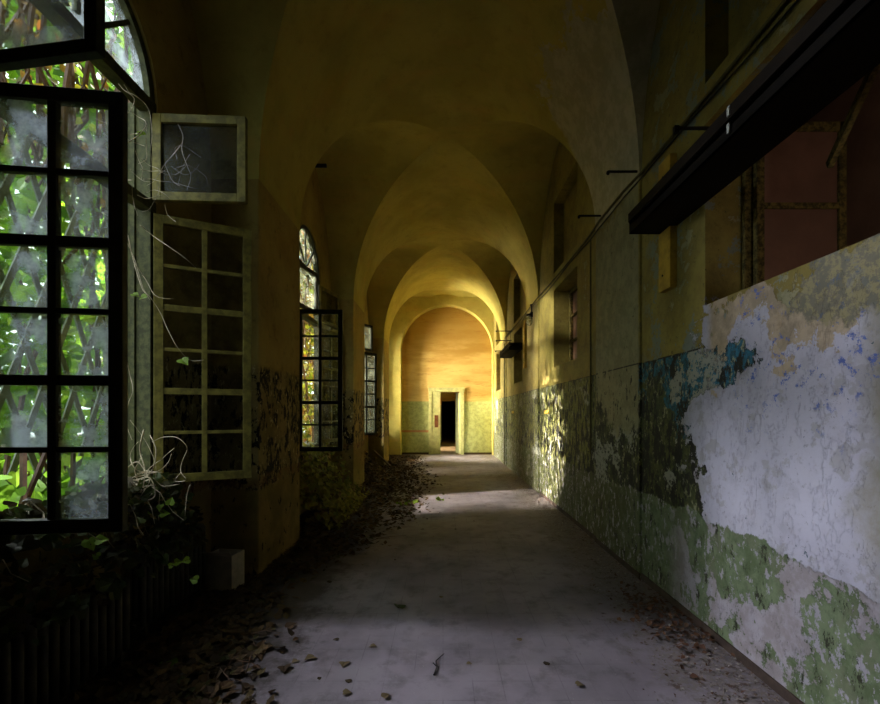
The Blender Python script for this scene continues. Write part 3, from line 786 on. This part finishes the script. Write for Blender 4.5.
# leaf litter on the floor
def edge_x(y):
    P = [(1.2,-1.0),(2.2,-1.05),(3.0,-1.25),(3.9,-1.45),(4.5,-1.1),(5.5,-.7),(6.6,-.35),(8,-.4),(9.8,-.25),(12,-.6),(15.8,-.9)]
    for (a, xa), (b_, xb) in zip(P, P[1:]):
        if y <= b_: return xa + (xb-xa)*max(0, (y-a))/(b_-a)
    return -.9
m = MB()
cnt = 0
while cnt < 9500:
    y = 1.5 + 13.8*random.random()**1.7; ex = edge_x(y) + random.gauss(0, .13)
    inn = BC[1]-HB < y < BC[1]+HB or BC[2]-HB < y < BC[2]+HB or BC[3]-HB < y < BC[3]+HB or y > BC[4]-HB
    x0 = -1.95 if inn else XL+.03
    if ex < x0: continue
    x = x0 + (ex-x0)*random.random()
    dens = max(.12, 1-((x-x0)/(ex-x0+.01)))
    if random.random() > dens+.45: continue
    z = .012 + random.random()*.05*dens
    leaf_into(m, (x, y, z), random.uniform(.035, .085), Vector((random.gauss(0,.35), random.gauss(0,.35), 1)), simple=random.random() < .5); cnt += 1
tag(m.build('leaf_litter', M_dead), 'dark drift of dead leaves along the left side of the floor', 'dead leaves', kind='stuff')
# twigs in the litter
m = MB()
for k in range(90):
    y = random.uniform(2.2, 9); x = random.uniform(-1.6, edge_x(y)+.1); a = random.uniform(0, PI); L = random.uniform(.1, .35)
    p = Vector((x, y, .03)); d = Vector((math.cos(a), math.sin(a), 0))
    m.tube([p, p+d*L*.5+Vector((0,0,random.uniform(0,.04))), p+d*L+Vector((random.gauss(0,.03),random.gauss(0,.03),0))], .004, 5, .0015)
tag(m.build('twig_litter', M_stem), 'thin dry twigs scattered through the dead leaves', 'twigs', kind='stuff')

# crumbs by the right wall
m = MB()
for k in range(4200):
    y = 1.7 + 9*random.random()**1.8; w = .42 if y < 4 else .25
    x = 1.77 - abs(random.gauss(0, w*.6))
    if 3.9 < y < 5.1: x = min(x, 1.73)
    if x < .5: continue
    s = random.uniform(.004, .014) * (1.6 if random.random() < .08 else 1)
    z = s*.4 + .02*random.random()*max(0, (x-1.5))/.3
    vs = [Vector((random.uniform(-1,1), random.uniform(-1,1), random.uniform(-.3,.5)))*s + Vector((x,y,z)) for _ in range(4)]
    m.add(vs, [(0,1,2),(0,2,3),(0,3,1),(1,3,2)])
tag(m.build('plaster_crumbs', M_crumb), 'crumbled plaster and paint flakes strewn along the foot of the right wall', 'rubble', kind='stuff')
m = MB()
for k in range(320):
    x = min(1.76, random.gauss(1.58, .12)); y = random.gauss(3.15, .28)
    leaf_into(m, (x, y, .012+random.random()*.02), random.uniform(.02, .05), Vector((random.gauss(0,.4), random.gauss(0,.4), 1)), simple=True)
tag(m.build('rusty_leaf_drift', mat_leaf('rust_red_leaf', [(96,64,46),(80,54,40),(112,80,58),(66,54,44)], .1, .8)), 'small drift of rust red dead leaves at the right wall', 'dead leaves', kind='stuff')

# individual leaves on the open floor
protos = []
for k in range(4):
    m = MB(); random.seed(50+k); leaf_into(m, (0,0,0), 1.0, Vector((random.gauss(0,.12), random.gauss(0,.12), 1)), fold=.15+.12*k)
    zmin = min(v[2] for v in m.v); m.v = [(v[0], v[1], v[2]-zmin) for v in m.v]
    me = bpy.data.meshes.new('fallen_leaf'); me.from_pydata(m.v, [], m.f); me.materials.append([M_dead2, M_dead, M_dead2, M_ivy_in][k]); protos.append(me)
random.seed(5)
named = [((310,659), .075, 0, 'curled brown leaf, the largest on the lit floor left of centre'),
         ((344,665), .07, 0, 'pale crumpled leaf right of the curled brown leaf on the lit floor'),
         ((258,673), .075, 1, 'dark leaf nearest the litter on the lit floor'),
         ((469,664), .035, 0, 'small pale leaf on the floor near the middle stick'),
         ((546,664), .045, 1, 'small yellow brown leaf lying on the tiles toward the right'),
         ((347,694), .05, 2, 'tiny reddish leaf at the bottom edge left of centre'),
         ((386,697), .05, 2, 'tiny reddish leaf at the bottom edge, second from the left'),
         ((399,608), .10, 3, 'flat greenish leaf lying on the shaded floor'),
         ((336,640), .04, 1, 'dark brown leaf at the edge of the shadow line'),
         ((295,662), .05, 0, 'small pale leaf between the dark leaf and curled brown leaf'),
         ((580,686), .05, 2, 'small reddish flake leaf at the lower right of the tiles'),
         ((520,640), .04, 0, 'tiny pale leaf just in front of the shadow line right of centre')]
def put_leaf(px, py, s, k, lab):
    Y = CH*F/(py-VY); p = at(px, py, Y)
    o = bpy.data.objects.new('fallen_leaf', protos[k]); COL.objects.link(o)
    o.location = (p.x, p.y, .003); o.scale = (s, s, s); o.rotation_euler = (0, 0, random.uniform(0, 6.28))
    tag(o, lab, 'leaf', 'single leaves on the open floor')
for (pp, s, k, lab) in named: put_leaf(pp[0], pp[1], s, k, lab)
for k in range(30):
    Y = random.uniform(2.4, 9.5); x = edge_x(Y) + abs(random.gauss(0, .45)) + .1
    if x > 1.4: continue
    py = VY + CH*F/Y; put_leaf(VX + x*F/Y, py, random.uniform(.025, .05), random.choice([0,1,1,2]), 'small dead leaf lying loose on the open floor beyond the litter')
# stick
def P(px, py):
    Y = CH*F/(py-VY); q = at(px, py, Y); return Vector((q.x, q.y, .008))
b = MB(); b.tube([P(434,676), P(437,668), P(436,662), P(444,655)], .005, 6, .002); b.tube([P(437,668)+Vector((0,0,.0)), P(433,664)], .003, 5)
tag(b.build('stick', M_iron), 'thin dark crooked stick on the lit floor near centre', 'stick')

# green tufts on floor
def sprig(name, base, leaves, label, mat=M_sprig, stem=M_stem, group='fresh green sprigs'):
    r = empty(name, base); tag(r, label, 'sprig', group)
    s = MB()
    for (d, sz) in leaves:
        d = Vector(d); s.tube([(0,0,0), d*.5+Vector((0,0,.01)), d], .0022, 5)
    s.build('stem', stem, r)
    for (d, sz) in leaves:
        m = MB(); leaf_into(m, d, sz, Vector((.3+random.gauss(0,.2), -.8, .5+random.gauss(0,.2))), fold=.2); m.build('leaf', mat, r)
    return r
def rl(n, rx, rz, s): return [((random.uniform(-rx, rx), random.uniform(-.03,.03), random.uniform(.3,1)*rz), s*random.uniform(.7,1.2)) for _ in range(n)]
for (px, py, n, lb) in ((440,501,5,'green seedling tuft farthest right on the littered floor'), (412,504,6,'green seedling tuft in the litter, middle of three'), (402,506,4,'green seedling tuft in the litter, leftmost of three')):
    Y = CH*F/(py-VY); p = at(px, py, Y); sprig('seedling', (p.x, p.y, 0), rl(n, .09, .06, .055), lb)
sprig('ivy_sprig', at(92, 550, 2.3), [((-.035,0,.03),.05),((.0,-.01,.035),.075),((.05,0,.055),.06),((.02,0,-.03),.045)], 'bright two toned ivy sprig below the open casement bottom rail')
sprig('ivy_sprig', at(143, 300, 2.95), [((-.05,0,.035),.055),((.0,0,.02),.06)], 'pair of yellow green leaves hanging beside the casement stile')
sprig('ivy_sprig', at(184, 357, 3.1), [((0,0,-.03),.085)], 'single bright heart leaf at the tip of the hanging vine')
sprig('ivy_sprig', at(160, 512, 2.9), [((0,0,.03),.055),((.03,0,-.01),.06),((-.07,0,.0),.06),((.07,0,.07),.06)], 'yellow green leaves beneath the far casement bottom corner')
sprig('ivy_sprig', at(178, 570, 2.75), [((0,0,.05),.05),((.05,0,.06),.05),((-.04,0,.03),.04),((.1,0,-.06),.06)], 'small blue green sprig in front of the farther radiator')
sprig('ivy_sprig', at(138, 134, 2.95), [((0,0,.0),.04),((.03,0,.01),.035)], 'tiny green leaf pair beside the far transom light')
sprig('ivy_sprig', at(150, 668, 2.56), [((0,0,.0),.05),((.05,0,.01),.055),((.13,0,.03),.06)], 'dim green leaves low in front of the long radiator')

# hanging vines
def vine(label, polys, Y, r=.0035):
    o = MB()
    for poly in polys:
        pts = [at(px, py, Y + .04*math.sin(i*1.9)) for i, (px, py) in enumerate(poly)]
        # smooth
        sm = []
        for i in range(len(pts)-1):
            p0 = pts[max(i-1,0)]; p1 = pts[i]; p2 = pts[i+1]; p3 = pts[min(i+2, len(pts)-1)]
            for k in range(5):
                t = k/5; sm.append(.5*((2*p1)+(p2-p0)*t+(2*p0-5*p1+4*p2-p3)*t*t+(3*p1-p0-3*p2+p3)*t**3))
        sm.append(pts[-1]); o.tube(sm, r, 5, r*.5)
    q = o.build('hanging_vine', M_vine, smooth=True); tag(q, label, 'vine', 'dry vines hanging in the first window')
vine('pale vine trailing across the upper panes of the far casement to a single leaf', [[(128,235),(134,262),(142,288),(150,297),(160,312),(168,330),(178,348),(190,360),(204,360)], [(140,225),(152,235),(168,246),(185,258),(196,268)], [(134,262),(146,280),(156,296),(174,299)]], 3.1)
vine('dry vine looping from the open transom corner down past the frame', [[(98,60),(112,75),(124,90),(136,96),(148,108),(152,130),(151,150),(152,170)], [(124,90),(134,98),(132,108),(127,114)], [(105,66),(118,76),(130,94)], [(127,143),(140,134),(147,124)]], 2.9, .003)
vine('pale root like vine hanging over the far transom pane', [[(178,124),(183,136),(182,150),(188,168),(191,176),(187,190)], [(181,145),(172,156),(165,164),(160,172)], [(165,164),(172,180),(180,186)]], 2.98, .0035)
vine('thin vine hanging along the frame beside the casement stile', [[(127,360),(130,375),(133,390),(128,405),(127,425),(132,440)], [(126,240),(135,260),(142,285),(150,300)], [(165,205),(168,215),(176,222)], [(130,420),(145,440),(155,462),(156,478)]], 2.9, .003)
vine('curled dry tendril tangle at the foot of the window frame', [[(125,478),(140,480),(152,470),(156,450),(150,435)], [(126,492),(145,500),(155,495),(150,478),(135,480)], [(126,486),(138,492),(152,484)], [(124,496),(136,486),(150,480),(140,497)], [(125,470),(138,462),(150,480)], [(144,430),(140,450),(145,470),(143,488)]], 2.88, .0055)
vine('long thin tendril arching over the lowest panes of the far casement', [[(152,442),(164,437),(178,438),(187,448),(182,462),(181,472),(186,480),(175,481),(181,472)], [(190,485),(187,495),(185,516)]], 3.0, .003)
random.seed(77)
def tendrils(label, x0, x1, y0, y1, n, Y, r, L=14):
    P = []
    for k in range(n):
        px, py = random.uniform(x0, x1), random.uniform(y0, y1); a = random.uniform(0, 6.28); c = random.uniform(-.5, .5); q = [(px, py)]
        for i in range(random.randint(3, 6)):
            px += L*.6*math.cos(a); py += L*.6*math.sin(a)+1.5; a += c + random.gauss(0, .35); q.append((px, py))
        P.append(q)
    vine(label, P, Y, r)
tendrils('fine dry tendrils knotted beside the far transom light', 130, 150, 110, 200, 14, 2.92, .0022)
tendrils('thick tangle of dry tendrils on the sill below the far casement corner', 126, 156, 470, 500, 14, 2.9, .0035, 16)
tendrils('sparse dry tendrils over the dusty far transom pane', 155, 190, 150, 190, 6, 3.0, .0015, 12)
b = MB()
for k in range(14):
    y = random.uniform(1.5, 3.2); p = Vector((-2.1, y, 1.0)); pts = [p]
    for i in range(6): p = p+Vector((random.uniform(.0,.07), random.gauss(0,.06), random.gauss(.0,.03) if i < 2 else -random.uniform(.02,.10))); pts.append(p)
    b.tube(pts, .004, 5, .002)
tag(b.build('sill_stems', M_vine), 'dry tangled stems creeping over the first window sill', 'stems', kind='stuff')

# ------------------------------------------------------------------ light
w = bpy.data.worlds.new('World'); S.world = w; w.use_nodes = True
bg = w.node_tree.nodes['Background']; bg.inputs[0].default_value = (.72,.86,.80,1); bg.inputs[1].default_value = 3.5
def spot(name, loc, target, power, col, rad, size=40):
    l = bpy.data.lights.new(name, 'SPOT'); l.energy = power; l.color = col; l.shadow_soft_size = rad; l.spot_size = R(size); l.spot_blend = .6
    o = bpy.data.objects.new(name, l); COL.objects.link(o); o.location = loc
    o.rotation_euler = (Vector(target)-Vector(loc)).to_track_quat('-Z', 'Y').to_euler()
    return o
su = bpy.data.lights.new('sun', 'SUN'); su.energy = 16.0; su.angle = R(4); su.color = (1,.97,.88)
so = bpy.data.objects.new('sun', su); COL.objects.link(so)
so.rotation_euler = Vector((0, -.45, -1)).to_track_quat('-Z', 'Y').to_euler()
spot('daylight_first_window', (-9.5, 3.35, 5.9), (-2.1, 2.6, 2.4), 3900, (.86,.88,1), .55, 34)
spot('high_daylight_first_window', (-7.5, 3.3, 8.2), (-2.1, 2.6, 2.7), 3300, (.88,.88,1), .5, 34)
spot('daylight_second_window', (-9.5, 5.2, 5.6), (-2.1, 6.8, 2.4), 32000, (1,.92,.76), .3, 34)
spot('daylight_third_window', (-9.5, 9.8, 5.6), (-2.1, 11.0, 2.6), 9000, (1,.9,.66), .6, 34)
spot('daylight_fourth_window', (-8.5, 15.6, 5.4), (-2.1, 14.7, 2.4), 20000, (1,.92,.7), 1.5, 34)
spot('broad_daylight_fourth_window', (-5.4, 14.9, 2.5), (-2.1, 14.7, 2.5), 40000, (1,.87,.64), 1.8, 80)
spot('garden_fill', (-6.0, 4.0, 5.5), (-3.0, 10.0, 2.4), 14000, (1,.97,.85), .5, 24)  # added fill that brightens the foliage behind the second window
spot('sun_fleck_second_window', (-9.5, 6.5, 5.0), (1.8, 7.5, 1.15), 36000, (1,.86,.78), .03, 12)
spot('sun_fleck_fourth_window', (-9.5, 14.0, 4.6), (1.8, 15.1, 1.7), 60000, (1,.9,.75), .05, 9)
pl = bpy.data.lights.new('side_room_fill', 'POINT'); pl.energy = 9; pl.color = (1,.93,.84); pl.shadow_soft_size = .1  # unseen fill added to lift the dark side room, no fixture there
po = bpy.data.objects.new('side_room_fill', pl); COL.objects.link(po); po.location = (2.55, 1.2, 2.1)
spot('daylight_antechamber', (-5, 17.6, 4.5), (.2, 18.3, 0), 5000, (1,.85,.65), .2, 30)

# ------------------------------------------------------------------ camera
cam = bpy.data.cameras.new('camera'); co = bpy.data.objects.new('camera', cam); COL.objects.link(co)
co.location = (0, 0, CH); co.rotation_euler = (PI/2, 0, 0)
cam.lens = F/880*36; cam.sensor_width = 36; cam.shift_x = -(VX-440)/880; cam.shift_y = (VY-352)/880; cam.clip_start = .05
S.camera = co
vs = S.view_settings; vs.view_transform = 'Standard'; vs.look = 'None'; vs.gamma = 1; vs.exposure = 0.2; vs.use_curve_mapping = False
S.cycles.max_bounces = 10; S.cycles.diffuse_bounces = 6; S.cycles.transparent_max_bounces = 24
S.cycles.sample_clamp_indirect = 6
S.cycles.caustics_reflective = False; S.cycles.caustics_refractive = False
